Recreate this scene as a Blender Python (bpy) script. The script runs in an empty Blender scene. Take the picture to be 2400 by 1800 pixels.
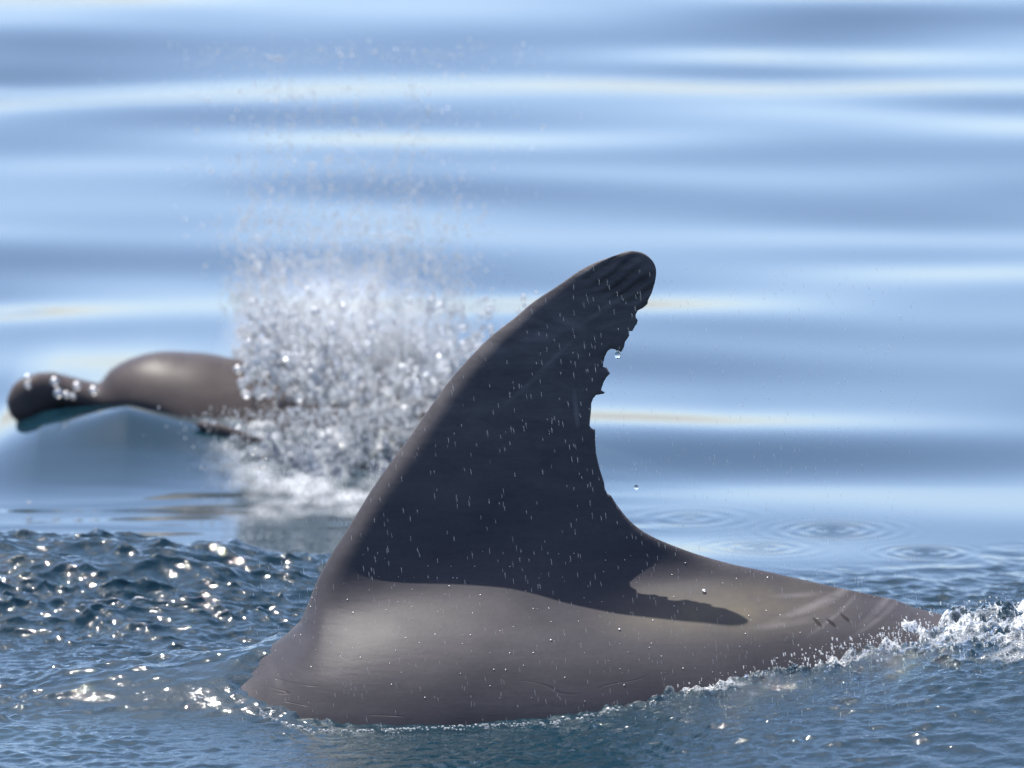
import bpy, bmesh, math, random, time
import numpy as np
from mathutils import Vector, Matrix
from mathutils.geometry import delaunay_2d_cdt

T00 = time.time()
random.seed(7)
rng = np.random.default_rng(11)
S = bpy.context.scene

# ------------------------------------------------------------------ camera
CAM_Y, CAM_Z, PITCH = -11.85, 2.216, math.radians(9.0)
SC = 1.1 / 12.0 / 2400.0                       # tangent per photo pixel
cd = bpy.data.cameras.new('camera')
cam = bpy.data.objects.new('camera', cd)
S.collection.objects.link(cam)
cam.location = (0, CAM_Y, CAM_Z)
cam.rotation_euler = (math.pi / 2 - PITCH, 0, 0)
cd.sensor_width = 36.0
cd.lens = 36.0 * 12.0 / 1.1
cd.clip_start = 0.5
cd.clip_end = 9000
cd.dof.use_dof = True
cd.dof.focus_distance = 11.95
cd.dof.aperture_fstop = 7.5
S.camera = cam

# ------------------------------------------------------------------ light
SUN_DIR = Vector((-0.27, 0.35, 1.0)).normalized()   # towards the sun
sun_el = math.asin(SUN_DIR.z)
w = bpy.data.worlds.new('World')
S.world = w
w.use_nodes = True
nt = w.node_tree
nt.nodes.clear()
wo = nt.nodes.new('ShaderNodeOutputWorld')
bg = nt.nodes.new('ShaderNodeBackground')
sky = nt.nodes.new('ShaderNodeTexSky')
sky.sky_type = 'NISHITA'
sky.sun_disc = False
sky.sun_elevation = sun_el
sky.sun_rotation = math.atan2(SUN_DIR.x, SUN_DIR.y)
sky.air_density = 0.8
sky.dust_density = 5.0
sky.altitude = 1500
sky.ozone_density = 4.0
bg.inputs['Strength'].default_value = 0.15
wb = nt.nodes.new('ShaderNodeVectorMath')          # cool white balance of the photograph
wb.operation = 'MULTIPLY'
wb.inputs[1].default_value = (1.06, 1.02, 0.985)
nt.links.new(sky.outputs[0], wb.inputs[0])
nt.links.new(wb.outputs[0], bg.inputs['Color'])
nt.links.new(bg.outputs[0], wo.inputs['Surface'])

sd = bpy.data.lights.new('sun', 'SUN')
sd.energy = 4.15
sd.angle = math.radians(0.5)
sd.color = (1.0, 0.955, 0.88)
sun = bpy.data.objects.new('sun', sd)
S.collection.objects.link(sun)
sun.rotation_euler = SUN_DIR.to_track_quat('Z', 'Y').to_euler()

S.view_settings.view_transform = 'Standard'
S.view_settings.look = 'None'
S.view_settings.gamma = 1.0
S.view_settings.exposure = 1.08
S.view_settings.use_curve_mapping = False
S.render.engine = 'CYCLES'
S.cycles.use_denoising = True
S.cycles.max_bounces = 14
S.cycles.volume_bounces = 4
S.cycles.diffuse_bounces = 9
S.cycles.transparent_max_bounces = 48
S.cycles.transmission_bounces = 6
S.cycles.glossy_bounces = 4
S.cycles.sample_clamp_indirect = 6.0
S.cycles.sample_clamp_direct = 0.0
S.cycles.blur_glossy = 0.3
S.cycles.caustics_reflective = False
S.cycles.caustics_refractive = False

# ------------------------------------------------------------------ mapping
FW = np.array([0, math.cos(PITCH), -math.sin(PITCH)])
UP = np.array([0, math.sin(PITCH), math.cos(PITCH)])


def unp(px, py, Y):
    """world point seen at photo pixel (px, py) on the plane y = Y (design aid for real positions)"""
    px = np.asarray(px, float); py = np.asarray(py, float)
    a = (px - 1200) * SC; b = (900 - py) * SC
    dy = FW[1] + b * UP[1]; dz = FW[2] + b * UP[2]
    t = (Y - CAM_Y) / dy
    return a * t, CAM_Z + dz * t


def X(px, Y=0.0):
    return float((px - 1200) * SC * (Y - CAM_Y) / 0.98)


# ------------------------------------------------------------------ noise
def _hash(ix, iy, seed):
    h = (ix.astype(np.int64) * 374761393 + iy.astype(np.int64) * 668265263 + seed * 982451653) & 0xFFFFFFFF
    h = ((h ^ (h >> 13)) * 1274126177) & 0xFFFFFFFF
    return (h ^ (h >> 16)).astype(np.float64) / 4294967295.0


def gnoise(x, y, seed=0):
    x0 = np.floor(x); y0 = np.floor(y); fx = x - x0; fy = y - y0
    u = fx * fx * fx * (fx * (fx * 6 - 15) + 10); v = fy * fy * fy * (fy * (fy * 6 - 15) + 10)
    r = 0
    c = []
    for dx in (0, 1):
        for dy in (0, 1):
            a = _hash(x0 + dx, y0 + dy, seed) * 2 * np.pi
            c.append(np.cos(a) * (fx - dx) + np.sin(a) * (fy - dy))
    r = (c[0] * (1 - v) + c[1] * v) * (1 - u) + (c[2] * (1 - v) + c[3] * v) * u
    return r * 1.5


def fbm(x, y, seed=0, o=3):
    r = 0; a = 1.0
    for i in range(o):
        r = r + a * gnoise(x * 2 ** i + 17.3 * i, y * 2 ** i - 9.1 * i, seed + i)
        a *= 0.5
    return r


def sstep(a, b, x):
    t = np.clip((x - a) / (b - a), 0, 1)
    return t * t * (3 - 2 * t)


def smax(a, b, k):
    h = np.clip(0.5 + 0.5 * (a - b) / k, 0, 1)
    return b * (1 - h) + a * h + k * h * (1 - h)


# ------------------------------------------------------------------ tags
def tag(o, label=None, cat=None, group=None, kind=None):
    if label: o['label'] = label
    if cat: o['category'] = cat
    if group: o['group'] = group
    if kind: o['kind'] = kind
    return o


def link_mesh(name, verts, faces, mat, parent=None, smooth=True):
    me = bpy.data.meshes.new(name)
    verts = np.asarray(verts, np.float32)
    if isinstance(faces, np.ndarray):
        n, k = faces.shape
        me.vertices.add(len(verts)); me.vertices.foreach_set('co', verts.ravel())
        me.loops.add(n * k); me.loops.foreach_set('vertex_index', faces.astype(np.int32).ravel())
        me.polygons.add(n); me.polygons.foreach_set('loop_start', np.arange(0, n * k, k, dtype=np.int32))
        me.update(calc_edges=True)
    else:
        me.from_pydata([tuple(map(float, v)) for v in verts], [], faces)
    me.polygons.foreach_set('use_smooth', np.full(len(me.polygons), smooth))
    me.validate()
    me.update()
    if mat: me.materials.append(mat)
    o = bpy.data.objects.new(name, me)
    S.collection.objects.link(o)
    if parent: o.parent = parent
    return o


# ------------------------------------------------------------------ dolphin 1 shape tables
def I(px, tab):
    return np.interp(px, [a for a, b in tab], [b for a, b in tab])


def spline_tab(tab, n=600):
    """smooth resample of a table (monotone abscissa) with Catmull-Rom tangents"""
    xs = np.array([a for a, b in tab], float); ys = np.array([b for a, b in tab], float)
    m = np.gradient(ys, xs)
    X_ = np.linspace(xs[0], xs[-1], n)
    i = np.clip(np.searchsorted(xs, X_) - 1, 0, len(xs) - 2)
    h = xs[i + 1] - xs[i]; t = (X_ - xs[i]) / h
    Y_ = (2 * t**3 - 3 * t**2 + 1) * ys[i] + (t**3 - 2 * t**2 + t) * h * m[i] + (-2 * t**3 + 3 * t**2) * ys[i + 1] + (t**3 - t**2) * h * m[i + 1]
    return X_, Y_


RIDGE = [(-1700, 2350), (-1400, 2120), (-900, 1840), (-400, 1695), (0, 1632), (274, 1580), (480, 1556), (580, 1538), (664, 1502),
         (760, 1464), (900, 1430), (1100, 1404), (1300, 1396), (1500, 1392), (1700, 1384), (1900, 1388), (2096, 1414), (2220, 1444),
         (2500, 1540), (3000, 1800), (3600, 2180), (4100, 2480)]
RAD = [(-1700, .03), (-1400, .09), (-900, .15), (-400, .175), (0, .18), (560, .175), (1100, .175), (1500, .17), (1900, .15), (2220, .135),
       (3000, .09), (3600, .055), (4100, .025)]
WID = [(-1700, .03), (-1400, .09), (-900, .15), (-400, .175), (0, .19), (560, .195), (1100, .195), (1500, .18), (1900, .145), (2220, .115),
       (3000, .06), (3600, .035), (4100, .02)]
_rx, _ry = spline_tab(RIDGE)
_, _rz = unp(_rx, _ry, 0.0)
_rX = unp(_rx, _ry, 0.0)[0]
_rdx, _rd = spline_tab(RAD); _wdx, _wd = spline_tab(WID)


def pxof(x):            # photo column of world x at y = 0 (approx.)
    return 1200 + np.asarray(x) * 0.985 / (SC * 11.85)


def body_par(x):
    x = np.asarray(x, float)
    zr = np.interp(x, _rX, _rz)
    q = np.interp(x, _rX, _rx)
    R = np.interp(q, _rdx, _rd)
    Wd = np.interp(q, _wdx, _wd)
    return zr, zr - R, R, Wd, q


LE = [(626.6, 1518), (664.6, 1492), (687, 1471.5), (702.5, 1456), (715, 1430), (728, 1399), (740.5, 1367), (759.5, 1329), (785, 1285),
      (808.6, 1250), (869.6, 1150), (920, 1078), (956, 1031), (992.6, 977), (1047, 901), (1101, 838), (1151, 788), (1205, 746),
      (1251, 707), (1311, 667.5), (1359, 634), (1401, 613), (1437.6, 600), (1461.7, 591.6), (1480, 588), (1504, 592), (1522, 603),
      (1534, 619), (1538, 637), (1535.5, 658.5), (1528, 685.6)]
TE = [(1519, 703.7), (1517.4, 712.8), (1507, 721.8), (1495, 727.8), (1490, 737), (1490, 744), (1495, 750), (1493, 758), (1487, 767),
      (1482, 776), (1475, 776), (1474, 782), (1475, 786.6), (1469, 795.6), (1464.7, 801.7), (1463, 812), (1458.7, 821), (1455.7, 825),
      (1446.6, 822.8), (1439, 818), (1431.5, 818), (1424, 822.8), (1418, 834.8), (1413.5, 851), (1413.5, 860), (1421, 860.5),
      (1425.5, 868), (1430, 875.5), (1421, 884.6), (1415, 895), (1410.5, 908.7), (1409, 915), (1418, 919), (1415, 923), (1397, 925.9),
      (1391, 932.8), (1386, 945), (1385, 966), (1383, 984), (1382, 997.6), (1386, 1003.6), (1395, 1006.6), (1395, 1031), (1397, 1061.5),
      (1402, 1085.6), (1408, 1106.7), (1416, 1131), (1417.6, 1146), (1424.5, 1158), (1432, 1161)]
KE = [(1441, 1176), (1456, 1197), (1468, 1212), (1489, 1232), (1516.5, 1251), (1562, 1272.5), (1622, 1295), (1670, 1310), (1723, 1324),
      (1797, 1339.5), (1897, 1362), (1996, 1384), (2096, 1405)]


def cr(pts, step):
    """Catmull-Rom through points, sampled every `step`"""
    P = np.array(pts, float); out = []
    Q = np.vstack([2 * P[0] - P[1], P, 2 * P[-1] - P[-2]])
    for i in range(1, len(Q) - 2):
        n = max(1, int(np.linalg.norm(Q[i + 1] - Q[i]) / step))
        for t in np.arange(n) / n:
            out.append(0.5 * ((2 * Q[i]) + (-Q[i - 1] + Q[i + 1]) * t + (2 * Q[i - 1] - 5 * Q[i] + 4 * Q[i + 1] - Q[i + 2]) * t * t
                              + (-Q[i - 1] + 3 * Q[i] - 3 * Q[i + 1] + Q[i + 2]) * t**3))
    out.append(P[-1])
    return np.array(out)


def dist_poly(P, A, B, chunk=4000):
    """distance from points P to segments A-B and index of nearest segment"""
    D = np.empty(len(P)); K = np.empty(len(P), int)
    AB = B - A; L2 = (AB**2).sum(1) + 1e-18
    for s in range(0, len(P), chunk):
        p = P[s:s + chunk][:, None, :]
        t = np.clip(((p - A) * AB).sum(2) / L2, 0, 1)
        d = (((A + t[..., None] * AB) - p)**2).sum(2)
        K[s:s + chunk] = d.argmin(1); D[s:s + chunk] = np.sqrt(d.min(1))
    return D, K


def lean(z):            # the fin leans a little away towards its tip
    return 0.05 * sstep(0.06, 0.44, z)


def inflate(name, outline, tfun, fine, coarse, finebox, mat, parent, yoff, inset=(0.0015, 0.004)):
    """closed mesh from a side outline (x, z): triangulated inside, given its real half thickness to both sides"""
    A = outline; B = np.roll(outline, -1, 0)
    pts = []
    x0, z0 = outline.min(0); x1, z1 = outline.max(0)
    for (xa, xb, za, zb, st, skip) in ((finebox[0], finebox[1], finebox[2], finebox[3], fine, None), (x0, x1, z0, z1, coarse, finebox)):
        gx, gz = np.meshgrid(np.arange(xa, xb, st), np.arange(za, zb, st * 0.9))
        gx[1::2] += st / 2
        g = np.c_[gx.ravel(), gz.ravel()]
        if skip:
            g = g[~((g[:, 0] > skip[0]) & (g[:, 0] < skip[1]) & (g[:, 1] > skip[2]) & (g[:, 1] < skip[3]))]
        pts.append(g)
    N = np.c_[(B - A)[:, 1], -(B - A)[:, 0]]; N /= np.linalg.norm(N, axis=1)[:, None] + 1e-12
    for dd in inset:
        pts.append((A + B) / 2 + N * dd); pts.append((A + B) / 2 - N * dd)
    G = np.vstack(pts)
    # inside test
    ins = np.zeros(len(G), bool)
    for s in range(0, len(G), 8000):
        p = G[s:s + 8000]
        c = ((A[:, 1][None] > p[:, 1][:, None]) != (B[:, 1][None] > p[:, 1][:, None]))
        xi = A[:, 0] + (p[:, 1][:, None] - A[:, 1]) * (B[:, 0] - A[:, 0]) / np.where(B[:, 1] == A[:, 1], 1e-12, B[:, 1] - A[:, 1])
        ins[s:s + 8000] = ((c & (p[:, 0][:, None] < xi)).sum(1) % 2) == 1
    G = G[ins]
    D, K = dist_poly(G, A, B)
    G = G[D > 0.0008]
    nb = len(outline)
    allp = np.vstack([outline, G])
    vs, es, fs, ov, oe, of = delaunay_2d_cdt([Vector(p) for p in allp], [], [list(range(nb))], 1, 1e-7)
    V = np.array([tuple(v) for v in vs]); F = np.array([list(f) for f in fs if len(f) == 3])
    D, K = dist_poly(V, A, B)
    edge = D < 1e-5
    t = tfun(V, D, K)
    t[edge] = 0
    cy = yoff(V)
    n = len(V)
    idx_back = np.arange(n) + n
    m = np.cumsum(~edge) - 1 + n
    idx_back = np.where(edge, np.arange(n), m)
    front = np.c_[V[:, 0], cy - t, V[:, 1]]
    back = np.c_[V[:, 0], cy + t, V[:, 1]][~edge]
    verts = np.vstack([front, back])
    # orientation: front faces must look to -y
    a, b, c = V[F[:, 0]], V[F[:, 1]], V[F[:, 2]]
    cr_ = (b[:, 0] - a[:, 0]) * (c[:, 1] - a[:, 1]) - (b[:, 1] - a[:, 1]) * (c[:, 0] - a[:, 0])
    F = np.where((cr_ > 0)[:, None], F, F[:, ::-1])
    Fb = idx_back[F][:, ::-1]
    faces = np.vstack([F, Fb])
    ok = (faces[:, 0] != faces[:, 1]) & (faces[:, 1] != faces[:, 2]) & (faces[:, 0] != faces[:, 2])
    return link_mesh(name, verts, faces[ok], mat, parent)


# ------------------------------------------------------------------ materials
def newmat(name):
    m = bpy.data.materials.new(name); m.use_nodes = True
    m.node_tree.nodes.clear()
    return m, m.node_tree


class NB:
    """small node builder"""
    def __init__(s, nt): s.nt = nt

    def n(s, typ, ins=None, **props):
        nd = s.nt.nodes.new(typ)
        for k, v in props.items(): setattr(nd, k, v)
        if ins:
            for k, v in ins.items():
                if isinstance(v, bpy.types.NodeSocket): s.nt.links.new(v, nd.inputs[k])
                else: nd.inputs[k].default_value = v
        return nd

    def math(s, op, a, b=None, clamp=False):
        d = {0: a}
        if b is not None: d[1] = b
        return s.n('ShaderNodeMath', d, operation=op, use_clamp=clamp).outputs[0]

    def noise(s, vec, scale, detail=3, rough=0.5, dist=0.0):
        return s.n('ShaderNodeTexNoise', {'Vector': vec, 'Scale': scale, 'Detail': detail, 'Roughness': rough, 'Distortion': dist}).outputs['Fac']

    def ramp(s, f, stops):
        r = s.n('ShaderNodeValToRGB', {0: f})
        e = r.color_ramp.elements
        while len(e) < len(stops): e.new(0.5)
        for i, (p, c) in enumerate(stops):
            e[i].position = p
            e[i].color = (c, c, c, 1) if isinstance(c, (int, float)) else (*c, 1)
        return r.outputs[0]

    def mix(s, f, a, b):
        m = s.n('ShaderNodeMix', data_type='RGBA')
        for k, v in ((0, f), (6, a), (7, b)):
            if isinstance(v, bpy.types.NodeSocket): s.nt.links.new(v, m.inputs[k])
            else: m.inputs[k].default_value = (*v, 1) if isinstance(v, tuple) and len(v) == 3 else v
        return m.outputs[2]

    def mapping(s, vec, loc=(0, 0, 0), rot=(0, 0, 0), sc=(1, 1, 1)):
        return s.n('ShaderNodeMapping', {'Vector': vec, 'Location': loc, 'Rotation': rot, 'Scale': sc}).outputs[0]


def skin_material(name, base, base2, scars=True, spec=0.05):
    m, t = newmat(name); b = NB(t)
    geo = b.n('ShaderNodeTexCoord').outputs['Object']
    n1 = b.noise(geo, 7.0, 4, 0.55, 0.3)
    n2 = b.noise(b.mapping(geo, rot=(0, 0.25, 0), sc=(6, 6, 40)), 1.0, 4, 0.6)       # streaks along the body
    n3 = b.noise(geo, 180.0, 2, 0.6)
    col = b.mix(b.ramp(n1, [(0.3, 0.0), (0.7, 1.0)]), base, base2)
    col = b.mix(b.math('MULTIPLY', b.ramp(n2, [(0.45, 0.0), (0.75, 1.0)]), 0.35), col, tuple(c * 1.45 for c in base2))
    col = b.mix(b.math('MULTIPLY', b.ramp(n3, [(0.4, 0.0), (0.7, 1.0)]), 0.16), col, tuple(c * 0.6 for c in base))
    height = b.math('MULTIPLY', n3, 0.00008)
    if scars:
        sep = b.n('ShaderNodeSeparateXYZ', {0: geo})
        x, y, z = sep.outputs

        def blob(cx, cz, rx, rz, ang=0.0, soft=1.0):
            v = b.mapping(geo, loc=(-cx, 0, -cz))
            v = b.mapping(v, rot=(0, ang, 0))
            v = b.mapping(v, sc=(1 / rx, 0, 1 / rz))
            l = b.n('ShaderNodeVectorMath', {0: v}, operation='LENGTH').outputs['Value']
            return b.ramp(l, [(0.0, 1.0), (1.0, 0.0)])
        tip = unp(1440, 640, 0.04)
        # long parallel wrinkles near the tip of the fin
        wv = b.mapping(geo, rot=(0, math.radians(35), 0))
        wv = b.n('ShaderNodeVectorMath', {0: wv, 1: b.n('ShaderNodeVectorMath', {0: b.n('ShaderNodeTexNoise', {'Vector': geo, 'Scale': 14.0, 'Detail': 2.0}).outputs['Color'], 1: (0.012, 0.012, 0.012)}, operation='MULTIPLY').outputs[0]}, operation='ADD').outputs[0]
        wr = b.n('ShaderNodeTexWave', {'Vector': wv, 'Scale': 26.0, 'Distortion': 1.2, 'Detail': 2.0, 'Detail Scale': 2.0}, wave_type='BANDS', bands_direction='Z', wave_profile='SIN').outputs['Fac']
        mk = blob(tip[0], tip[1], 0.075, 0.032, math.radians(-32))
        mk = b.math('MINIMUM', b.math('MULTIPLY', mk, 2.2), 1.0)
        height = b.math('ADD', height, b.math('MULTIPLY', b.math('MULTIPLY', wr, mk), 0.0022))
        col = b.mix(b.math('MULTIPLY', mk, b.math('MULTIPLY', b.ramp(wr, [(0.35, 1.0), (0.6, 0.0)]), 0.5)), col, tuple(c * 0.45 for c in base))
        # pale healed scars
        pale = None
        for (px, py, rx, rz, a, k) in ((1260, 790, .035, .012, 0.15, .8), (1335, 762, .030, .008, -0.45, .7), (1400, 740, .035, .005, 0.6, .6),
                                       (1290, 850, .05, .004, 0.75, .5), (1350, 960, .004, .028, 0.1, .8), (1240, 900, .05, .005, 0.7, .45),
                                       (1900, 1420, .06, .005, 0.25, .6), (1990, 1395, .05, .005, 0.35, .6), (1830, 1448, .05, .005, .1, .45), (1950, 1440, .05, .003, .5, .4), (1870, 1400, .04, .003, .0, .4),
                                       (2080, 1420, .05, .005, 0.5, .4), (2050, 1450, .05, .004, 0.45, .35)):
            Y = 0.03 if py < 1200 else -0.04
            cx, cz = unp(px, py, Y)
            f = b.math('MULTIPLY', blob(cx, cz, rx, rz, a), k)
            pale = f if pale is None else b.math('MAXIMUM', pale, f)
        wob = b.math('MULTIPLY', b.math('SUBTRACT', b.math('ADD', b.noise(geo, 45.0, 5, 0.75, 0.6), b.noise(b.mapping(geo, rot=(0, -0.5, 0), sc=(30, 30, 170)), 1.0, 3, .6)), 0.55), 2.0, clamp=True)
        pale = b.math('MULTIPLY', b.ramp(b.math('MULTIPLY', pale, b.math('ADD', wob, 0.05)), [(0.04, 0.0), (0.6, 1.0)]), 0.38)
        col = b.mix(pale, col, (0.24, 0.22, 0.23))
        # dark nicks near the tail stock
        nick = None
        for (px, py, a) in ((1917, 1456, -.7), (1950, 1458, -.6), (1983, 1450, -.6)):
            cx, cz = unp(px, py, -0.06)
            f = blob(cx, cz, .008, .0018, a)
            nick = f if nick is None else b.math('MAXIMUM', nick, f)
        nick = b.math('MULTIPLY', nick, 2.0, clamp=True)
        col = b.mix(b.math('MULTIPLY', nick, 0.8), col, (0.012, 0.011, 0.013))
        height = b.math('SUBTRACT', height, b.math('MULTIPLY', nick, 0.001))
        up = b.math('MULTIPLY', b.ramp(z, [(0.12, 0.0), (0.40, 1.0)]), b.ramp(b.noise(b.mapping(geo, rot=(0, 0.7, 0), sc=(14, 14, 45)), 1.0, 6, .7, .5), [(0.35, 0.15), (0.75, 1.0)]))  # upper fin: scuff noise plus colour lightened with height to lift its shade
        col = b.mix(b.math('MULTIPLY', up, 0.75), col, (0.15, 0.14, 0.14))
        # yellowish tint low behind the fin
        cx, cz = unp(1700, 1420, -0.03)
        col = b.mix(b.math('MULTIPLY', b.math('MULTIPLY', blob(cx, cz, .16, .03, 0.03), b.noise(geo, 25, 3, .6)), 0.8), col, (0.17, 0.145, 0.09))
        # skin folds on the flank
        lm = b.mapping(geo, rot=(0, math.radians(25), 0), sc=(5, 5, 26))
        lf = b.n('ShaderNodeTexNoise', {'Vector': lm, 'Scale': 1.3, 'Detail': 1.0, 'Distortion': 0.6}).outputs['Fac']
        crack = b.ramp(b.math('ABSOLUTE', b.math('SUBTRACT', lf, 0.53)), [(0.0, 1.0), (0.012, 0.0)])
        sparse = b.ramp(b.noise(geo, 9.0, 1, .5), [(0.50, 0.0), (0.60, 1.0)])
        low = b.ramp(z, [(0.0, 1.0), (0.05, 0.0)])
        crack = b.math('MULTIPLY', b.math('MULTIPLY', crack, sparse), low)
        height = b.math('SUBTRACT', height, b.math('MULTIPLY', crack, 0.0010))
        col = b.mix(b.math('MULTIPLY', crack, 0.25), col, tuple(c * 0.4 for c in base))
    height = b.math('ADD', height, b.math('MULTIPLY', n2, 0.0006))
    bump = b.n('ShaderNodeBump', {'Height': height, 'Strength': 1.0, 'Distance': 1.0})
    p = b.n('ShaderNodeBsdfPrincipled', {'Base Color': col, 'Roughness': b.ramp(n1, [(0.3, 0.38), (0.7, 0.50)]), 'IOR': 1.4,
                                         'Specular IOR Level': spec, 'Normal': bump.outputs[0]})
    o = b.n('ShaderNodeOutputMaterial', {'Surface': p.outputs[0]})
    return m


SKIN = skin_material('dolphin_skin', (0.042, 0.040, 0.046), (0.060, 0.056, 0.061))
SKIN2 = skin_material('dolphin_skin_far', (0.045, 0.038, 0.040), (0.070, 0.058, 0.054), scars=False, spec=0.14)


def water_material():
    m, t = newmat('sea_water'); b = NB(t)
    geo = b.n('ShaderNodeTexCoord').outputs['Object']
    rough = b.n('ShaderNodeAttribute', attribute_name='rough').outputs['Fac']
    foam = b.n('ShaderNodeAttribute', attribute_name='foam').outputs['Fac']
    h1 = b.noise(geo, 70.0, 3, 0.6, 0.4)
    h2 = b.noise(geo, 160.0, 2, 0.6, 0.3)
    h = b.math('ADD', b.math('MULTIPLY', h1, 0.0024), b.math('MULTIPLY', h2, 0.0009))
    h = b.math('MULTIPLY', h, b.math('MULTIPLY', rough, 1.0))
    bump = b.n('ShaderNodeBump', {'Height': h, 'Strength': 1.0, 'Distance': 1.0}).outputs[0]
    fr = b.n('ShaderNodeFresnel', {'IOR': 1.333, 'Normal': bump}).outputs[0]
    gl = b.n('ShaderNodeBsdfGlossy', {'Color': (1, 1, 1, 1), 'Roughness': 0.04, 'Normal': bump})
    tr = b.n('ShaderNodeBsdfTransparent', {'Color': (0.93, 0.97, 1.0, 1)})
    df = b.n('ShaderNodeBsdfDiffuse', {'Color': (0.010, 0.046, 0.072, 1), 'Normal': bump})
    inner = b.n('ShaderNodeMixShader', {0: 0.45, 1: tr.outputs[0], 2: df.outputs[0]})
    sea = b.n('ShaderNodeMixShader', {0: fr, 1: inner.outputs[0], 2: gl.outputs[0]})
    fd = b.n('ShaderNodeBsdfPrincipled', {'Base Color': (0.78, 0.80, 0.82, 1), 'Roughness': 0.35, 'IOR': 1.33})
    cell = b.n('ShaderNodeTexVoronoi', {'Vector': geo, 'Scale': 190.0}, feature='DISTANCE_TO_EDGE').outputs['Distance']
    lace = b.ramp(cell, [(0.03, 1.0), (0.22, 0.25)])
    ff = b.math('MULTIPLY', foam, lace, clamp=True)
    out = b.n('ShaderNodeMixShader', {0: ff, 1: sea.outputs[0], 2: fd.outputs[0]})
    ab = b.n('ShaderNodeVolumeAbsorption', {'Color': (0.25, 0.62, 0.70, 1), 'Density': 8.0})
    b.n('ShaderNodeOutputMaterial', {'Surface': out.outputs[0], 'Volume': ab.outputs[0]})
    return m


def drop_material(name, white):
    m, t = newmat(name); b = NB(t)
    fr = b.n('ShaderNodeFresnel', {'IOR': 1.333}).outputs[0]
    gl = b.n('ShaderNodeBsdfGlossy', {'Color': (1, 1, 1, 1), 'Roughness': 0.12})
    rf = b.n('ShaderNodeBsdfTransparent', {'Color': (0.96, 0.98, 1, 1)})
    tl = b.n('ShaderNodeBsdfTranslucent', {'Color': (0.96, 0.97, 0.98, 1)})
    df = b.n('ShaderNodeBsdfDiffuse', {'Color': (0.94, 0.96, 0.97, 1)})
    sc = b.n('ShaderNodeMixShader', {0: 0.3, 1: tl.outputs[0], 2: df.outputs[0]})
    a = b.n('ShaderNodeMixShader', {0: white, 1: rf.outputs[0], 2: sc.outputs[0]})
    f2 = b.math('MULTIPLY', fr, 1.0, clamp=True)
    o = b.n('ShaderNodeMixShader', {0: f2, 1: a.outputs[0], 2: gl.outputs[0]})
    b.n('ShaderNodeOutputMaterial', {'Surface': o.outputs[0]})
    return m


def glass_material(name):
    m, t = newmat(name); b = NB(t)
    p = b.n('ShaderNodeBsdfPrincipled', {'Base Color': (0.98, 0.99, 1, 1), 'Roughness': 0.02, 'IOR': 1.333, 'Transmission Weight': 1.0})
    b.n('ShaderNodeOutputMaterial', {'Surface': p.outputs[0]})
    return m


WATER = water_material()
DROP = drop_material('spray_water', 0.75)
MIST = drop_material('fine_spray', 0.6)
GLASS = glass_material('clear_water')
GLOSS, _t = newmat('water_bead'); _b = NB(_t)
_b.n('ShaderNodeOutputMaterial', {'Surface': _b.n('ShaderNodeBsdfPrincipled', {'Base Color': (.8, .8, .8, 1), 'Metallic': 1.0, 'Roughness': .36, 'Alpha': .42}).outputs[0]})

# ------------------------------------------------------------------ dolphin 1
root1 = bpy.data.objects.new('dolphin', None)
S.collection.objects.link(root1)
tag(root1, 'large grey dolphin in front showing its tall curved dorsal fin with a torn trailing edge', 'dolphin', 'dolphins surfacing')


def xz(pts, ylean=True):
    P = np.array(pts, float)
    x, z = unp(P[:, 0], P[:, 1], 0.0)
    if ylean:
        for _ in range(3):
            x, z = unp(P[:, 0], P[:, 1], lean(z))
    return np.c_[x, z]


le = xz(cr(LE, 5)); te_px = []
for a, c in zip(TE[:-1], TE[1:]):
    n = max(1, int(math.hypot(c[0] - a[0], c[1] - a[1]) / 4))
    for k in range(n): te_px.append((a[0] + (c[0] - a[0]) * k / n, a[1] + (c[1] - a[1]) * k / n))
te = xz(te_px); ke = xz(cr([TE[-1]] + KE, 8))
left = np.c_[_rX, _rz][_rx < 600][::4]
right = np.c_[_rX, _rz][_rx > 2140][::4]
zr, zc, R_, W_, q_ = body_par(np.linspace(_rX[-1] - .002, _rX[0] + .002, 220))
bot = np.c_[np.linspace(_rX[-1] - .002, _rX[0] + .002, 220), zc - R_ * 0.98]
outline = np.vstack([left, le, te, ke, right, bot])
nl, nle, nte, nke = len(left), len(le), len(te), len(ke)
radk = np.full(len(outline), 0.02)
radk[nl:nl + nle] = 0.012
radk[nl:nl + 45] = np.linspace(0.03, 0.012, 45)
radk[nl + nle:nl + nle + nte] = 0.0035
radk[nl + nle + nte:nl + nle + nte + nke] = 0.009
LEs = le; TEs = np.vstack([te, ke])


def t_dolphin(V, D, K):
    x, z = V[:, 0], V[:, 1]
    zr, zc, R, Wd, q = body_par(x)
    qq = (z - zc) / R
    u = Wd**2 * (1 - qq**2)
    u = np.maximum(u, -0.2)
    s = 0.0003 + 0.0024 * sstep(560, 760, q) * (1 - sstep(1650, 2050, q)) + 0.0038 * sstep(560, 760, q) * (1 - sstep(1180, 1500, q))
    Sp = np.where(u / s > 30, u, s * np.log1p(np.exp(np.clip(u / s, -60, 30))))
    dl, _ = dist_poly(V, LEs[:-1], LEs[1:]); dt, _ = dist_poly(V, TEs[:-1], TEs[1:])
    T = np.interp(z, [-0.01, 0.09, 0.24, 0.39, 0.44], [.026, .023, .017, .011, .009])
    tl = np.sqrt(1 - (1 - np.clip(dl / 0.026, 0, 1))**2)
    tt = np.clip(0.12 + dt / 0.13, 0, 1)
    tf = T * tl * tt
    tf = tf * sstep(560, 640, q) * (1 - sstep(1900, 2150, q)) * (z > zc)
    t = np.sqrt(tf**2 + Sp)
    r = radk[np.clip(K, 0, len(radk) - 1)]
    e = np.sqrt(1 - (1 - np.clip(D / r, 0, 1))**2)
    return t * e


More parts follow.
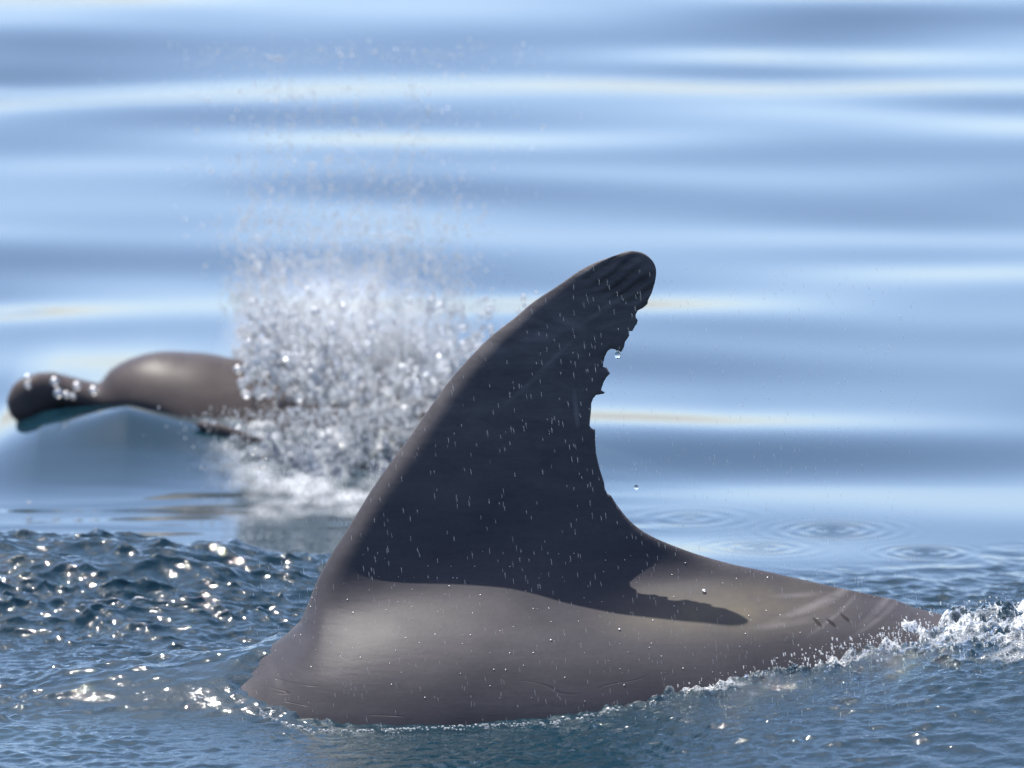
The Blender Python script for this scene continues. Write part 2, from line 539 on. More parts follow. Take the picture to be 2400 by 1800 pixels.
fb = (unp(480, 900, 0)[0], unp(2300, 900, 0)[0], -0.06, 0.46)
body1 = inflate('body', outline, t_dolphin, 0.0042, 0.016, fb, SKIN, root1, lambda V: lean(V[:, 1]))
print('dolphin1', len(body1.data.vertices), time.time() - T00)


def leaf_part(name, parent, mat, outline_pts, thick, M):
    """flat tapered fin (flipper, fluke) with rounded section; outline in its own plane, matrix M puts it in place"""
    P = cr(outline_pts + [outline_pts[0]], 0.01)[:-1]
    c = P.mean(0)
    verts = []; faces = []
    rings = [1.0, 0.93, 0.75, 0.45]
    n = len(P)
    for sgn in (1, -1):
        for r in rings:
            if sgn == -1 and r == 1.0: continue
            h = thick * math.sqrt(max(0, 1 - r * r)) * sgn
            for p in P:
                q = c + (p - c) * r
                verts.append(M @ Vector((q[0], h, q[1])))
    def ring(s, i): return i * n if s == 1 else (0 if i == 0 else (len(rings) + i - 1) * n)
    for s in (1, -1):
        for i in range(len(rings) - 1):
            a, bb = ring(s, i), ring(s, i + 1)
            for j in range(n):
                k = (j + 1) % n
                f = [a + j, a + k, bb + k, bb + j]
                faces.append(f if s == -1 else f[::-1])
        ci = len(verts); verts.append(M @ Vector((c[0], s * thick, c[1])))
        a = ring(s, len(rings) - 1)
        for j in range(n):
            f = [a + j, a + (j + 1) % n, ci]
            faces.append(f if s == -1 else f[::-1])
    return link_mesh(name, verts, faces, mat, parent)


fl = [(0, 0), (.05, -.01), (.14, -.12), (.20, -.26), (.19, -.29), (.12, -.24), (.0, -.11), (-.04, -.03)]
for sy in (-1, 1):
    M = Matrix.Translation((-0.72, sy * 0.17, -0.20)) @ Matrix.Rotation(sy * 0.9, 4, 'X')
    leaf_part('flipper', root1, SKIN, fl, 0.012, M)
fk = [(0, 0), (.10, .04), (.20, .20), (.24, .27), (.19, .24), (.10, .16), (.02, .06), (.0, .0)]
for sy in (-1, 1):
    M = Matrix.Translation((float(_rX[-1]) - .06, 0, float(_rz[-1]) - .03)) @ Matrix.Rotation(-sy * math.pi / 2, 4, 'X') @ Matrix.Rotation(0.3, 4, 'Y')
    leaf_part('fluke', root1, SKIN, fk, 0.010, M)

# ------------------------------------------------------------------ dolphin 2 (behind)
Y2 = 1.72
root2 = bpy.data.objects.new('dolphin', None)
S.collection.objects.link(root2)
tag(root2, 'smaller blurred dolphin behind on the left, rounded head and beak beside the splash', 'dolphin', 'dolphins surfacing')
TOP2 = [(22, 962), (16, 930), (27, 899), (48, 878), (81, 867), (115, 867), (150, 877), (190, 888), (226, 896), (238, 888), (250, 872), (271, 856), (316, 836), (371, 824), (429, 824),
        (488, 829), (542, 839), (620, 852), (760, 872), (900, 900), (1100, 950), (1400, 1040), (1800, 1180), (2300, 1380)]
BOT2 = [(2300, 1470), (1800, 1330), (1400, 1290), (1000, 1280), (700, 1250), (520, 1190), (400, 1120), (330, 1060), (290, 1010), (240, 980), (180, 966), (140, 962), (118, 970), (98, 981), (62, 988), (34, 976)]
o2px = np.vstack([cr(TOP2, 7)[:-1], cr(BOT2, 9)])
x2, z2 = unp(o2px[:, 0], o2px[:, 1], Y2)
o2 = np.c_[x2, z2]


def t_d2(V, D, K):
    x, z = V[:, 0], V[:, 1]
    mx = 1200 + x / (SC * (Y2 - CAM_Y)) * 0.99
    wmax = np.interp(mx, [20, 120, 230, 250, 330, 450, 700, 1100, 1600, 2300], [.018, .030, .036, .05, .085, .12, .15, .15, .1, .03])
    hh = np.interp(mx, [60, 120, 230, 260, 330, 450, 700, 1100, 1600, 2300], [.02, .02, .025, .05, .10, .15, .18, .17, .1, .03])
    return wmax * np.sqrt(1 - (1 - np.clip(D / hh, 0, 1))**2)


bx = unp([20, 700], [900, 900], Y2)[0]
body2 = inflate('body', o2, t_d2, 0.006, 0.02, (bx[0], bx[1], z2.min(), z2.max()), SKIN2, root2, lambda V: Y2 - 0.03 * (1 - sstep(-0.60, -0.545, V[:, 0])))
sm = body2.modifiers.new('smooth', 'SMOOTH'); sm.iterations = 5; sm.factor = 0.5
# small raised flipper lying out of the water
fx, fz = unp(454, 994, Y2 - .17)
FLP = [(454, 993), (475, 988), (505, 991), (565, 1010), (620, 1028), (660, 1046), (620, 1052), (542, 1037), (488, 1017)]
Px, Pz = unp([p[0] for p in FLP], [p[1] for p in FLP], Y2 - .19)
leaf_part('flipper', root2, SKIN2, [(a, c) for a, c in zip(Px, Pz)], 0.010, Matrix.Translation((0, Y2 - .19, 0)))
print('dolphin2', time.time() - T00)

# ------------------------------------------------------------------ the sea
def axis(lo, hi, st, g1, mid, g2, far):
    a = list(np.arange(lo, hi, st))
    s = st; v = hi
    while v < far:
        a.append(v); s *= g1 if v < mid else g2; v += s
    a.append(far)
    return a


xs = axis(0, 0.72, 0.0029, 1.04, 1.2, 1.35, 3500)
xs = np.array([-v for v in xs[::-1]][:-1] + xs)
yp = axis(0, 1.15, 0.0036, 1.006, 8.0, 1.25, 3500)
yn = axis(0, 0.85, 0.0036, 1.06, 2.0, 1.35, 3500)
ys = np.array([-v for v in yn[::-1]][:-1] + yp)
print('sea grid', len(xs), len(ys))
GX, GY = np.meshgrid(xs, ys)
spx = np.gradient(xs)[None, :]; spy = np.gradient(ys)[:, None]
SPC = np.maximum(spx * 0.7, spy * 0.7) + 0 * GX


def att(lam):           # fade waves too short for the local spacing
    return np.clip(lam / (SPC * 3.0) - 1.0, 0, 1)


def base_height(x, y):
    h = np.zeros_like(x)
    # ridge of a choppy wave running in behind on the left
    cr_y = 0.72 + 0.10 * np.sin(x * 3.1)
    ax = np.interp(x, [-0.75, -0.55, -0.40, -0.20, 0.05, 0.3], [.068, .068, .060, .032, .012, 0.0])
    d = y - cr_y
    h += ax * np.where(d > 0, np.exp(-(d / 0.13)**2), np.exp(-(d / 0.29)**2))
    # water heaped along the tail stock on the right
    A = np.interp(x, [-0.05, 0.05, 0.15, 0.25, 0.35, 0.47, 0.56, 0.8, 1.3], [0, .008, .022, .039, .054, .077, .090, .085, .03])
    yc = -0.10 + 0.12 * sstep(0.3, 0.6, x)
    h += A * np.where(y < yc, np.exp(-((y - yc) / 0.50)**2), np.exp(-((y - yc) / 0.22)**2))
    # trough lip in front left
    h += 0.016 * np.exp(-((x + 0.42) / 0.18)**2 - ((y - 0.12) / 0.08)**2)
    # smooth dome pushed up in front of the far dolphin's head
    cx = X(330, 1.8)
    Cx = np.interp(x, [X(-500, 1.9), X(-200, 1.9), X(20, 1.9), X(130, 1.9), X(240, 1.9), X(330, 1.9), X(450, 1.9), X(800, 1.9), X(1250, 1.9), X(1700, 1.9)],
                   [.0, .002, .016, .041, .045, .050, .037, .018, .012, 0])
    d = y - 1.64
    h += Cx * np.where(d < 0, np.exp(-(np.abs(d) / 0.24)**2.4), np.exp(-(d / 0.5)**2))
    h += 0.016 * np.exp(-((y - 1.56) / 0.07)**2) * np.interp(x, [X(60, 1.7), X(160, 1.7), X(300, 1.7), X(520, 1.7), X(640, 1.7)], [0, .15, 1, .8, 0])
    # low swell behind the torn edge
    h += 0.014 * np.exp(-((x - X(1800, 1.9)) / 0.30)**2 - ((y - 1.72) / 0.2)**2)
    return h


H = base_height(GX, GY)
# sheet of water over the submerged forebody
zr, zc, R_, W_, q_ = body_par(GX)
ell = np.sqrt(np.clip(1 - (GY / W_)**2, 0, 1))
zb = zc + R_ * ell
_ey = np.linspace(-.3, .2, 400); _ev = np.interp(_ey, [-.25, -.19, -.15, -.12, -.09, -.06, -.03, 0, .05, .15], [850, 755, 680, 600, 552, 548, 585, 628, 665, 700])
_ev = np.convolve(np.pad(_ev, 12, 'edge'), np.hanning(27)[1:-1] / np.hanning(27).sum(), 'valid')[:400]
eq = np.interp(GY, _ey, _ev)
eq = eq + 3 * gnoise(GY * 40, GX * 3, 91)
film = np.clip(0.007 + 0.00001 * (eq - q_).clip(0), 0, 0.02) - 0.00018 * (q_ - eq + 15).clip(0)
film = np.maximum(film, -0.05)
inside = np.abs(GY) < W_ * 0.98
cand = np.where(inside, zb + film, -1.0)
H = np.where(inside & (q_ > -1650) & (q_ < 900), smax(H, cand, 0.020), H)

# roughness mask: choppy near water, mirror-smooth water behind
px_ = 1200 + GX * 0.985 / (SC * (GY - CAM_Y).clip(2)) 
edge_y = np.interp(px_, [-400, 0, 760, 1100, 1500, 1800, 2100, 2500], [.90, .90, .84, .80, .50, .42, .46, .6])
soft = np.interp(px_, [0, 760, 1500, 2400], [.06, .06, .35, .45])
RG = 1 - sstep(0, 1, (GY - edge_y) / soft)
RG = np.where(GY > 40, 0.5, RG)
print('masks', time.time() - T00)

# background ripples: long-crested, low
r2 = np.random.default_rng(5)
HB = np.zeros_like(GX)
for i in range(34):
    lam = math.exp(r2.uniform(math.log(0.32), math.log(2.2)))
    th = math.pi / 2 + r2.normal(0.05, 0.2 if lam > 0.9 else 0.42)
    slope = 0.0088 * (lam / 0.8)**-0.1
    k = 2 * math.pi / lam
    wob = 0.05 * lam * np.sin(GX * 1.1 + i) * 2
    HB += slope / k * att(lam) * np.sin(k * (math.cos(th) * GX + math.sin(th) * (GY + wob)) + r2.uniform(0, 6.28))
grp = 0.8 + 0.9 * gnoise(GX * 1.6 + 3, GY * 0.9, 77)
HB *= grp
H += HB * np.interp(GY, [-1, 0.6, 1.4], [0.15, 0.2, 1.0])

# fine ripples that break up the far dolphin's reflection
for i in range(14):
    lam = math.exp(r2.uniform(math.log(0.045), math.log(0.16)))
    th = math.pi / 2 + r2.normal(0, 0.12); k = 2 * math.pi / lam
    mk = np.exp(-((GY - 1.15) / 0.28)**2) * (1 - sstep(0.0, 0.3, GX)) * np.clip(0.6 + 1.2 * gnoise(GX * 4, GY * 9, 66), 0, 1.4)
    H += 0.011 / k * att(lam) * mk * np.sin(k * (math.cos(th) * GX + math.sin(th) * GY) + i * 1.7)

# far sea: longer waves
for i in range(10):
    lam = math.exp(r2.uniform(math.log(4), math.log(30)))
    th = r2.uniform(0.6, 2.5); k = 2 * math.pi / lam
    H += 0.035 / k * att(lam) * sstep(10, 30, np.hypot(GX, GY)) * np.sin(k * (math.cos(th) * GX + math.sin(th) * GY) + i)

# chop
DX = np.zeros_like(GX); DY = np.zeros_like(GX); HC = np.zeros_like(GX)
sel = (RG > 0.001) & (np.abs(GX) < 3) & (GY > -3) & (GY < 3)
gx, gy, sp = GX[sel], GY[sel], SPC[sel]
wx = gx + 0.02 * gnoise(gx * 6, gy * 6, 3); wy = gy + 0.02 * gnoise(gx * 6, gy * 6, 4)
hc = np.zeros_like(gx); dx = np.zeros_like(gx); dy = np.zeros_like(gx)
big = 0.62 + 0.75 * np.clip(gnoise(gx * 3.2, gy * 2.2, 21) + 0.25, -0.35, 1)
fin_ = 0.7 + 0.8 * np.clip(gnoise(gx * 5 + 9, gy * 4, 22) + 0.2, -0.5, 1)
r3 = np.random.default_rng(19)
for i in range(95):
    lam = math.exp(r3.uniform(math.log(0.0105), math.log(0.17)))
    th = math.pi / 2 + r3.normal(-0.25, 0.8)
    sl = 0.100 * (1.0 if lam < 0.03 else (0.62 if lam < .06 else (0.38 if lam < .1 else 0.2)))
    k = 2 * math.pi / lam
    ph = k * (math.cos(th) * wx + math.sin(th) * wy) + r3.uniform(0, 6.28)
    a = sl / k * np.clip(lam / (sp * 3.0) - 1, 0, 1) * (big if lam > 0.035 else fin_)
    hc += a * np.cos(ph); c = 0.75 * a * np.sin(ph)
    dx -= c * math.cos(th); dy -= c * math.sin(th)
# where the water is calmer: right in front and the near left strip
lxp = px_[sel]
calm = np.interp(lxp, [-200, 500, 1200, 2400], [1, .9, .75, .7]) * np.interp(gy, [-1, -.25, 0.1, .3, .9], [.62, .62, .8, 1.0, 1.15])
zr, zc, R_, W_, q_ = body_par(gx)
wl0 = np.clip(np.abs(gy) - W_ * 0.9, 0, None)
amp = RG[sel] * calm * (1 + 0.7 * np.exp(-wl0 / 0.08) * (gy < 0.05) * sstep(1000, 1500, q_))
HC[sel] = hc * amp; DX[sel] = dx * amp; DY[sel] = dy * amp
# wake froth: lumpy water where the back leaves the sea and on the right
zr, zc, R_, W_, q_ = body_par(gx)
wl = np.abs(gy) - W_ * np.sqrt(np.clip(1 - ((H[sel] - zc) / R_)**2, 0, 1))      # distance from the skin at the waterline
near2 = np.exp(-(np.clip(wl, 0, None) / 0.16)) * (gy < 0.15) * sstep(1000, 1500, q_) * (1 - sstep(2700, 3000, q_))
near = np.exp(-(np.clip(wl, 0, None) / 0.035)**2) * (gy < 0.1) * sstep(1150, 1700, q_) * (1 - sstep(2500, 3000, q_))
end = np.exp(-((gx - 0.58) / 0.15)**2 - ((gy + 0.02) / 0.16)**2)
fr_ = np.clip(near * 0.6 + end * 1.1, 0, 1)
lump = fbm(gx * 42, gy * 30, 31, 3)
HC[sel] += fr_ * (0.011 * np.abs(lump) * 1.6 + 0.006 * np.abs(gnoise(gx * 120, gy * 90, 35)))
H += HC
FO = np.zeros_like(GX)
band = gnoise(gx * 16, gy * 24, 41) + 0.5 * gnoise(gx * 50, gy * 60, 42)
FO[sel] = np.clip(fr_ * (0.6 + 1.3 * band) * 0.9 - 0.25, 0, 0.8)
RGa = RG.copy(); RGa[sel] = RGa[sel] * (0.6 + 1.3 * near2)
H[sel] += near2 * 0.0035 * fbm(gx * 60, gy * 60, 61, 2)

# rings left by falling drops
for (px, py, a, nw, lam) in ((1950, 1246, .0010, 5, .022), (1615, 1214, .0005, 4, .030), (2170, 1302, .0013, 4, .020), (1780, 1290, .0006, 4, .026)):
    dep = PITCH + math.atan((py - 900) * SC)
    y0 = CAM_Y + CAM_Z / math.tan(dep); x0 = (px - 1200) * SC * (y0 - CAM_Y) / 0.985
    r = np.hypot(GX - x0, GY - y0)
    H += 0.7 * a * np.cos(2 * np.pi * r / lam) * np.exp(-(r / (lam * nw * .6))**2) * (SPC < 0.02)

# torn-up water under the splash
spl = np.exp(-((GX - X(880, 1.9)) / 0.16)**4) * np.exp(-((GY - 1.58) / 0.17)**4)
ss = spl > 0.002
sx, sy = GX[ss], GY[ss]
ll = fbm(sx * 22, sy * 16, 51, 4)
H[ss] += spl[ss] * (0.022 * np.abs(ll) * 1.5 + 0.012 * gnoise(sx * 60, sy * 40, 56))
FO[ss] = np.maximum(FO[ss], np.clip(spl[ss] * (0.35 + 1.2 * gnoise(sx * 20, sy * 24, 58)), 0, 1))
RGa[ss] = np.maximum(RGa[ss], spl[ss])
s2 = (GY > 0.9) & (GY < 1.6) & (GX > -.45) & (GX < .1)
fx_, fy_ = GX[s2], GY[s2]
veil = np.exp(-((fx_ - X(800, 1.3)) / 0.13)**4) * np.exp(-((fy_ - 1.35) / 0.22)**4)  # whitish foam value added to brighten shaded water, imitating the plume's reflection
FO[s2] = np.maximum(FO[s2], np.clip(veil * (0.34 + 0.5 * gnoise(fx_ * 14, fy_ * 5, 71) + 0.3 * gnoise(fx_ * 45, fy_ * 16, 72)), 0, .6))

V = np.stack([GX + DX, GY + DY, H], -1).reshape(-1, 3)
nx, ny = len(xs), len(ys)
idx = np.arange(nx * ny).reshape(ny, nx)
F = np.stack([idx[:-1, :-1], idx[:-1, 1:], idx[1:, 1:], idx[1:, :-1]], -1).reshape(-1, 4)
# close the body of water: sides and bottom far below
ringi = np.concatenate([idx[0, :-1], idx[:-1, -1], idx[-1, :0:-1], idx[:0:-1, 0]])
low = V[ringi].copy(); low[:, 2] = -30
b0 = len(V)
V2 = np.vstack([V, low, [[0, 0, -30]]])
m_ = len(ringi); j = np.arange(m_)
side = np.stack([ringi, b0 + j, b0 + (j + 1) % m_, ringi[(j + 1) % m_]], -1)
F4 = np.vstack([F, side])
me = bpy.data.meshes.new('sea')
nv = len(V2)
me.vertices.add(nv); me.vertices.foreach_set('co', V2.astype(np.float32).ravel())
tri = np.stack([b0 + (j + 1) % m_, b0 + j, np.full(m_, nv - 1)], -1)
li = np.concatenate([F4.ravel(), tri.ravel()]).astype(np.int32)
ls = np.concatenate([np.arange(len(F4)) * 4, len(F4) * 4 + np.arange(len(tri)) * 3]).astype(np.int32)
me.loops.add(len(li)); me.loops.foreach_set('vertex_index', li)
me.polygons.add(len(ls)); me.polygons.foreach_set('loop_start', ls)
me.update(calc_edges=True)
me.polygons.foreach_set('use_smooth', np.full(len(ls), True))
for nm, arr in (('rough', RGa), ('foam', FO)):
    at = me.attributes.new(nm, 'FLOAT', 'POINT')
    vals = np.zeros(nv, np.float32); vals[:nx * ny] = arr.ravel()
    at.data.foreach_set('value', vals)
me.materials.append(WATER)
sea = bpy.data.objects.new('sea', me)
S.collection.objects.link(sea)
tag(sea, 'blue sea, choppy and glittering near the fin, smooth and banded behind', 'sea', kind='structure')
print('sea', nv, time.time() - T00)


def sea_z(x, y):
    i = int(np.clip(np.searchsorted(xs, x), 1, nx - 1)); k = int(np.clip(np.searchsorted(ys, y), 1, ny - 1))
    return float(H[k, i])


# ------------------------------------------------------------------ droplets
def ico(sub):
    bm = bmesh.new(); bmesh.ops.create_icosphere(bm, subdivisions=sub, radius=1.0)
    v = np.array([p.co[:] for p in bm.verts]); f = np.array([[q.index for q in p.verts] for p in bm.faces]); bm.free()
    return v, f


I1, I2, I3 = ico(1), ico(2), ico(3)


def drops_mesh(name, C, R3, mat, base=I1, axis_=None):
    """many droplets as one mesh: centres C, radii R3 (n,3)"""
    v, f = base
    n = len(C)
    P = v[None] * R3[:, None, :]
    if axis_ is not None:       # tilt of the long (z) axis towards direction axis_
        z = axis_ / np.linalg.norm(axis_, axis=1)[:, None]
        a = np.cross(z, np.array([0.1, 1, 0.2])); a /= np.linalg.norm(a, axis=1)[:, None]
        b_ = np.cross(z, a)
        P = P[..., 0:1] * a[:, None] + P[..., 1:2] * b_[:, None] + P[..., 2:3] * z[:, None]
    P = P + C[:, None, :]
    Fc = (f[None] + (np.arange(n) * len(v))[:, None, None]).reshape(-1, 3)
    return link_mesh(name, P.reshape(-1, 3), Fc, mat)


# plume of the splash beside the far dolphin
def plume(n, hs, spread, r0, r1, yrange):
    u = r2.random(n)
    base = 815 + 240 * (r2.beta(1.3, 1.5, n) - 0.45) * 2
    hgt = r2.exponential(hs, n)
    hgt = np.minimum(hgt, 830)
    k = hgt / 830
    px = base + (base - 810) * k * spread + r2.normal(0, 34, n) * (0.4 + k * 3) - 20 * k
    lump = gnoise(px / 60, hgt / 70, 8)
    py = 960 - hgt + r2.normal(0, 12, n) - lump * 30
    Yd = Y2 + 0.07 + r2.normal(0, yrange, n)
    x, z = unp(px, py, Yd)
    C = np.c_[x, Yd, z]
    r = np.exp(r2.uniform(math.log(r0), math.log(r1), n))
    dirn = np.c_[(base - 820) / 400 * 0.6 + r2.normal(0, .3, n), r2.normal(0, .3, n), np.ones(n)]
    return C, r, dirn


def strings(n, per, r0, r1, hs, yr):
    """droplets shed along curving threads that fan out of the splash"""
    b0 = 590 + 470 * r2.beta(1.15, 1.25, n)
    h0 = r2.exponential(hs, n).clip(0, 760)
    fan = (b0 - 830) / 240 * 0.34 + r2.normal(0, .16, n)
    ln = r2.uniform(15, 90, n) * (0.6 + h0 / 300)
    t = r2.random((n, per)) - 0.5
    wv = r2.uniform(0, 6.28, n)
    amp_ = r2.uniform(2, 12, n)
    hh = h0[:, None] + t * ln[:, None]
    px = b0[:, None] + hh * fan[:, None] * 0.8 * np.exp(-hh / 500) + amp_[:, None] * np.sin(t * 5 + wv[:, None]) + r2.normal(0, 2.2, (n, per))
    py = 960 - hh + r2.normal(0, 3, (n, per)) + 60 * np.exp(-((b0 - 860) / 160)**2)[:, None]
    px = px.ravel(); py = py.ravel()
    Yd = (Y2 + 0.07 + r2.normal(0, yr, n))[:, None] + r2.normal(0, .006, (n, per)); Yd = Yd.ravel()
    x, z = unp(px, py, Yd)
    C = np.c_[x, Yd, z]; r = np.exp(r2.uniform(math.log(r0), math.log(r1), len(x)))
    dn = np.repeat(np.c_[fan, r2.normal(0, .2, n), np.ones(n)], per, 0)
    return C, r, dn


C, r, dn = strings(1800, 19, .00045, .0013, 135, .06)
C2, r_2, dn2 = plume(12000, 190, 0.5, .0004, .0011, .07)
C = np.vstack([C, C2]); r = np.r_[r, r_2]; dn = np.vstack([dn, dn2])
tag(drops_mesh('fine_spray', C, np.c_[r, r, r * r2.uniform(1, 2.6, len(r))], MIST, I1, dn),
    'dense white spray thrown up beside the far dolphin', 'spray', kind='stuff')
C, r, dn = plume(620, 260, 0.7, .0009, .0019, .10)
tag(drops_mesh('sparkling_drops', C, np.c_[r, r, r], GLOSS, I2), 'sparkling drops catching the sun above the splash', 'spray', kind='stuff')
C, r, dn = strings(240, 7, .0009, .0023, 150, .09)
C2, r_2, dn2 = plume(800, 230, 0.7, .0007, .0022, .10)
C = np.vstack([C, C2]); r = np.r_[r, r_2]; dn = np.vstack([dn, dn2])
tag(drops_mesh('spray_droplets', C, np.c_[r, r, r * r2.uniform(1, 1.6, len(r))], DROP, I2, dn),
    'scattered droplets flying high above the splash', 'spray', kind='stuff')

# thrown-up water low in the splash: twisted clots and threads
n = 1900
px = 575 + 600 * r2.beta(1.2, 1.3, n); hh = r2.exponential(60, n).clip(0, 260)
py = np.interp(px, [560, 700, 900, 1100, 1200], [870, 925, 985, 985, 930]) - hh + r2.normal(0, 26, n)
Yd = np.where(r2.random(n) < .35, Y2 - .20, Y2 + .04) + r2.normal(0, .04, n)
x, z = unp(px, py, Yd)
L = np.exp(r2.uniform(math.log(.003), math.log(.026), n)) * np.exp(-hh / 300)
ang = r2.normal(0, 1.0, n) * (0.4 + 0.8 * np.exp(-hh / 60)) + (px - 860) / 500
dn = np.c_[np.sin(ang), r2.normal(0, .3, n), np.cos(ang)]
vv, ff = I3
cl = drops_mesh('splash_clots', np.c_[x, Yd, z], np.c_[np.clip(L * r2.uniform(.05, .16, n), .0006, .0022), np.clip(L * r2.uniform(.05, .16, n), .0006, .0022), L], MIST, I3, dn)
tx = bpy.data.textures.new('clot_noise', 'CLOUDS'); tx.noise_scale = 0.012; tx.noise_depth = 3
md = cl.modifiers.new('displace', 'DISPLACE'); md.texture = tx; md.texture_coords = 'GLOBAL'; md.strength = 0.022; md.mid_level = 0.5
tag(cl, 'twisted clots of white water low in the splash over the far dolphin', 'splash', kind='stuff')

# bubbly spray where the tail stock slips under
n = 1000
px = 1450 + 950 * r2.beta(2.0, 1.0, n); py = np.interp(px, [1450, 1748, 2046, 2200, 2400], [1655, 1570, 1490, 1440, 1430]) + r2.normal(8, 12, n) + np.abs(r2.normal(0, 30, n)) * (r2.random(n) < .5) + (px > 2150) * r2.uniform(-30, 90, n)
yd = r2.uniform(-.2, -.1, n)
x, z = unp(px, py, yd); rr = np.exp(r2.uniform(math.log(.0003), math.log(.0012), n))
tag(drops_mesh('wake_bubbles', np.c_[x, yd, z], np.c_[rr, rr, rr], DROP, I2), 'foam bubbles along the waterline where the back slips under', 'foam', kind='stuff')
k_ = r2.random(n) < .5
tag(drops_mesh('wake_sparkles', np.c_[x, yd - .01, z][k_], np.c_[rr, rr, rr][k_] * .9, GLOSS, I2), 'sparkling drops along the wake on the right', 'foam', kind='stuff')

n = 330
px = 604 + 850 * r2.random(n)**1.2; py = np.interp(px, [604, 642, 690, 734, 816, 975, 1300, 1460], [1661, 1684, 1699, 1709, 1711, 1704, 1690, 1655]) + np.abs(r2.normal(0, 5, n))
yd = np.full(n, -.215); x, z = unp(px, py, yd); rr = np.exp(r2.uniform(math.log(.0003), math.log(.0010), n))
tag(drops_mesh('waterline_bubbles', np.c_[x, yd, z], np.c_[rr * 2, rr, rr], DROP, I2), 'thin line of glittering froth where the flank meets the water', 'foam', kind='stuff')
# spray raining back in front of the far splash
n = 3500
px = r2.normal(770, 120, n); py = 955 + np.abs(r2.normal(0, 90, n)); yd = r2.uniform(1.2, 1.52, n)
x, z = unp(px, py, yd); rr = np.exp(r2.uniform(math.log(.0003), math.log(.0011), n))
ok_ = z > 0.0
tag(drops_mesh('falling_spray', np.c_[x, yd, z][ok_], np.c_[rr, rr, rr * 2.5][ok_], MIST), 'thin veil of spray raining back below the far splash', 'spray', kind='stuff')

# mist hanging in the splash
MV, _t = newmat('mist_air'); _b = NB(_t)
_g = _b.n('ShaderNodeTexCoord').outputs['Object']
_l = _b.n('ShaderNodeVectorMath', {0: _g}, operation='LENGTH').outputs['Value']
_f = _b.ramp(_l, [(0.15, 1.0), (1.0, 0.0)])
_n = _b.ramp(_b.noise(_g, 3.2, 3, .6), [(0.35, 0.0), (0.75, 1.0)])
_d = _b.math('MULTIPLY', _b.math('MULTIPLY', _f, _n), 24.0)
_b.n('ShaderNodeOutputMaterial', {'Volume': _b.n('ShaderNodeVolumePrincipled', {'Color': (1, 1, 1, 1), 'Density': _d, 'Anisotropy': 0.0}).outputs[0]})
x, z = unp(800, 830, Y2 + .06)
mo = link_mesh('splash_mist', I3[0], I3[1], MV); mo.location = (float(x), Y2 + .06, float(z)); mo.scale = (.16, .10, .13)
tag(mo, 'soft white mist hanging in the heart of the splash', 'mist', kind='stuff')

# glints on the far dolphin
for (px, py, r_, lab) in ((65, 885, .003, 'upper left glint drop on the far dolphin beak tip'), (65, 903, .0026, 'glint drop just under the upper left one on the beak tip'),
                          (128, 894, .0036, 'round glint drop on top of the far beak, left of the middle'), (180, 905, .0034, 'round glint drop on top of the far beak, middle'),
                          (219, 915, .0036, 'round glint drop on the far beak closest to the forehead'), (137, 921, .0040, 'largest glint drop along the lower edge of the far beak'),
                          (156, 925, .0028, 'glint drop along the lower beak edge, right of the largest'), (171, 928, .0024, 'smaller glint drop at the lower middle beak edge'),
                          (558, 866, .0036, 'glint drop at the top of the far back where the splash starts'), (567, 895, .0032, 'middle glint drop on the far back beside the splash'),
                          (567, 908, .0028, 'lower glint drop on the far back beside the splash'), (560, 1007, .0030, 'glint drop above the far dolphin flipper')):
    yq = (Y2 - .075) if px < 240 else (Y2 - .17)
    x, z = unp(px, py, yq)
    o = link_mesh('water_bead', I3[0] * r_ * 1.5, I3[1], GLOSS); o.location = (float(x), yq, float(z))
    tag(o, lab, 'droplet', 'glinting drops on the far dolphin')

# beads of water on the wet back
bv = np.array([v.co[:] for v in body1.data.vertices]); bn = np.array([v.normal[:] for v in body1.data.vertices])
okb = (bn[:, 1] < -0.1) & (bv[:, 2] > 0.02) & (bv[:, 2] < 0.16) & (bv[:, 0] > -.26) & (bv[:, 0] < .42) & (bn[:, 2] > 0.15)
ids = r2.choice(np.nonzero(okb)[0], 170, replace=False)
rb = np.exp(r2.uniform(math.log(.0004), math.log(.0012), len(ids)))
tag(drops_mesh('water_beads', bv[ids], np.c_[rb, rb, rb * .8], GLOSS, I2), 'tiny glittering beads of water on the wet dolphin back', 'water beads', kind='stuff')


STAR, _t = newmat('sun_glint_drop'); _b = NB(_t)
_b.n('ShaderNodeOutputMaterial', {'Surface': _b.n('ShaderNodeBsdfPrincipled', {'Base Color': (.9, .9, .9, 1), 'Metallic': 1.0, 'Roughness': .5, 'Alpha': .55}).outputs[0]})


def bead(px, py, r, lab):
    yy = np.linspace(-0.3, 0.05, 200)
    xx, zz = unp(px, py, yy)
    best = min(((body_kd.find((a, y, c))[2], a, y, c) for a, y, c in zip(xx, yy, zz)), key=lambda t: t[0])
    o = link_mesh('water_bead', I3[0] * np.array([r, r, r * .7]), I3[1], STAR)
    o.location = best[1:]
    return tag(o, lab, 'droplet')


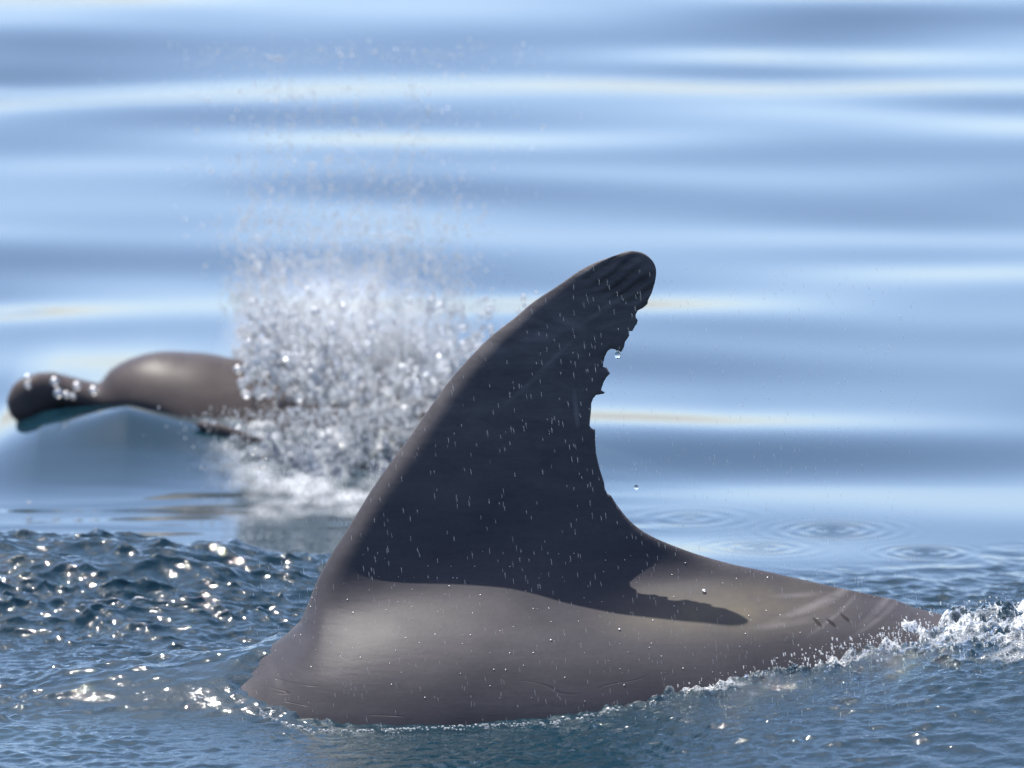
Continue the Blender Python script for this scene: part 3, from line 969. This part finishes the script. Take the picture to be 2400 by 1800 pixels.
from mathutils.kdtree import KDTree
body_kd = KDTree(len(bv))
for i, p in enumerate(bv): body_kd.insert(p, i)
body_kd.balance()
bead(1578, 1370, .0046, 'largest sun star bead of water just behind the fin base on the back')
bead(1650, 1384, .0022, 'bright water bead right of the sun star on the back behind the fin')
bead(1500, 1364, .0012, 'small bright water bead left above the sun star at the fin base')
bead(1452, 1475, .0014, 'lone bright water bead on the flank below the shadow of the fin')
bead(1291, 1500, .0012, 'small bright bead in the middle of the lit flank, left of the lone one')

# drizzle of falling drops in front of the fin
n = 1500
px = r2.uniform(560, 2150, n); py = r2.uniform(620, 1700, n); yy = r2.uniform(-0.28, -0.05, n) - 0.10
x, z = unp(px, py, yy)
L = r2.uniform(.0015, .0045, n)
rr = r2.uniform(.00010, .00019, n)
tag(drops_mesh('falling_drizzle', np.c_[x, yy, z], np.c_[rr, rr, L], MIST, I1, np.c_[np.full(n, -.12) + r2.normal(0, .04, n), r2.normal(0, .05, n), np.ones(n)]),
    'thin falling streaks of drizzle in front of the torn fin', 'drizzle', kind='stuff')


def droplet(px, py, Y, r, lab, group=None, el=1.2, mat=None, name='water_droplet'):
    x, z = unp(px, py, Y)
    v, f = I3
    P = v * np.array([r, r, r * el])
    P[:, 0:2] *= (1 - 0.25 * np.clip(P[:, 2:3] / (r * el), 0, 1))
    o = link_mesh(name, P, f, mat or GLASS)
    o.location = (float(x), Y, float(z))
    return tag(o, lab, 'droplet', group)


droplet(1448, 832, 0.02, .0034, 'clear water droplet hanging from the torn notch high on the fin', el=1.5)
droplet(1491, 1142, 0.0, .0026, 'lone clear droplet falling just right of the lower fin edge', el=1.3)
lf_ = [(1153, 678, .0014), (1152, 690, .0012), (1160, 703, .0014), (1145, 729, .0036), (1144, 745, .0022), (1150, 768, .0042),
       (1153, 783, .0036), (1132, 789, .0018), (1124, 798, .0016)]
rt_ = [(1255, 683, .0014), (1227, 697, .0036), (1230, 715, .0022), (1215, 730, .0026)]
ords = ['topmost', 'second', 'third', 'fourth', 'fifth', 'sixth', 'seventh', 'eighth', 'lowest']
for side, rows in (('left', lf_), ('right', rt_)):
    for i, (px, py, r) in enumerate(rows):
        w_ = 'lowest' if i == len(rows) - 1 else ords[i]
        droplet(px, py, 1.2, r, w_ + ' white drop from the top in the ' + side + ' string rising beside the upper fin edge' if w_ not in ('topmost', 'lowest')
                else w_ + ' white drop in the ' + side + ' string rising beside the upper fin edge', 'drops rising beside the fin', mat=DROP)
print('done', time.time() - T00)
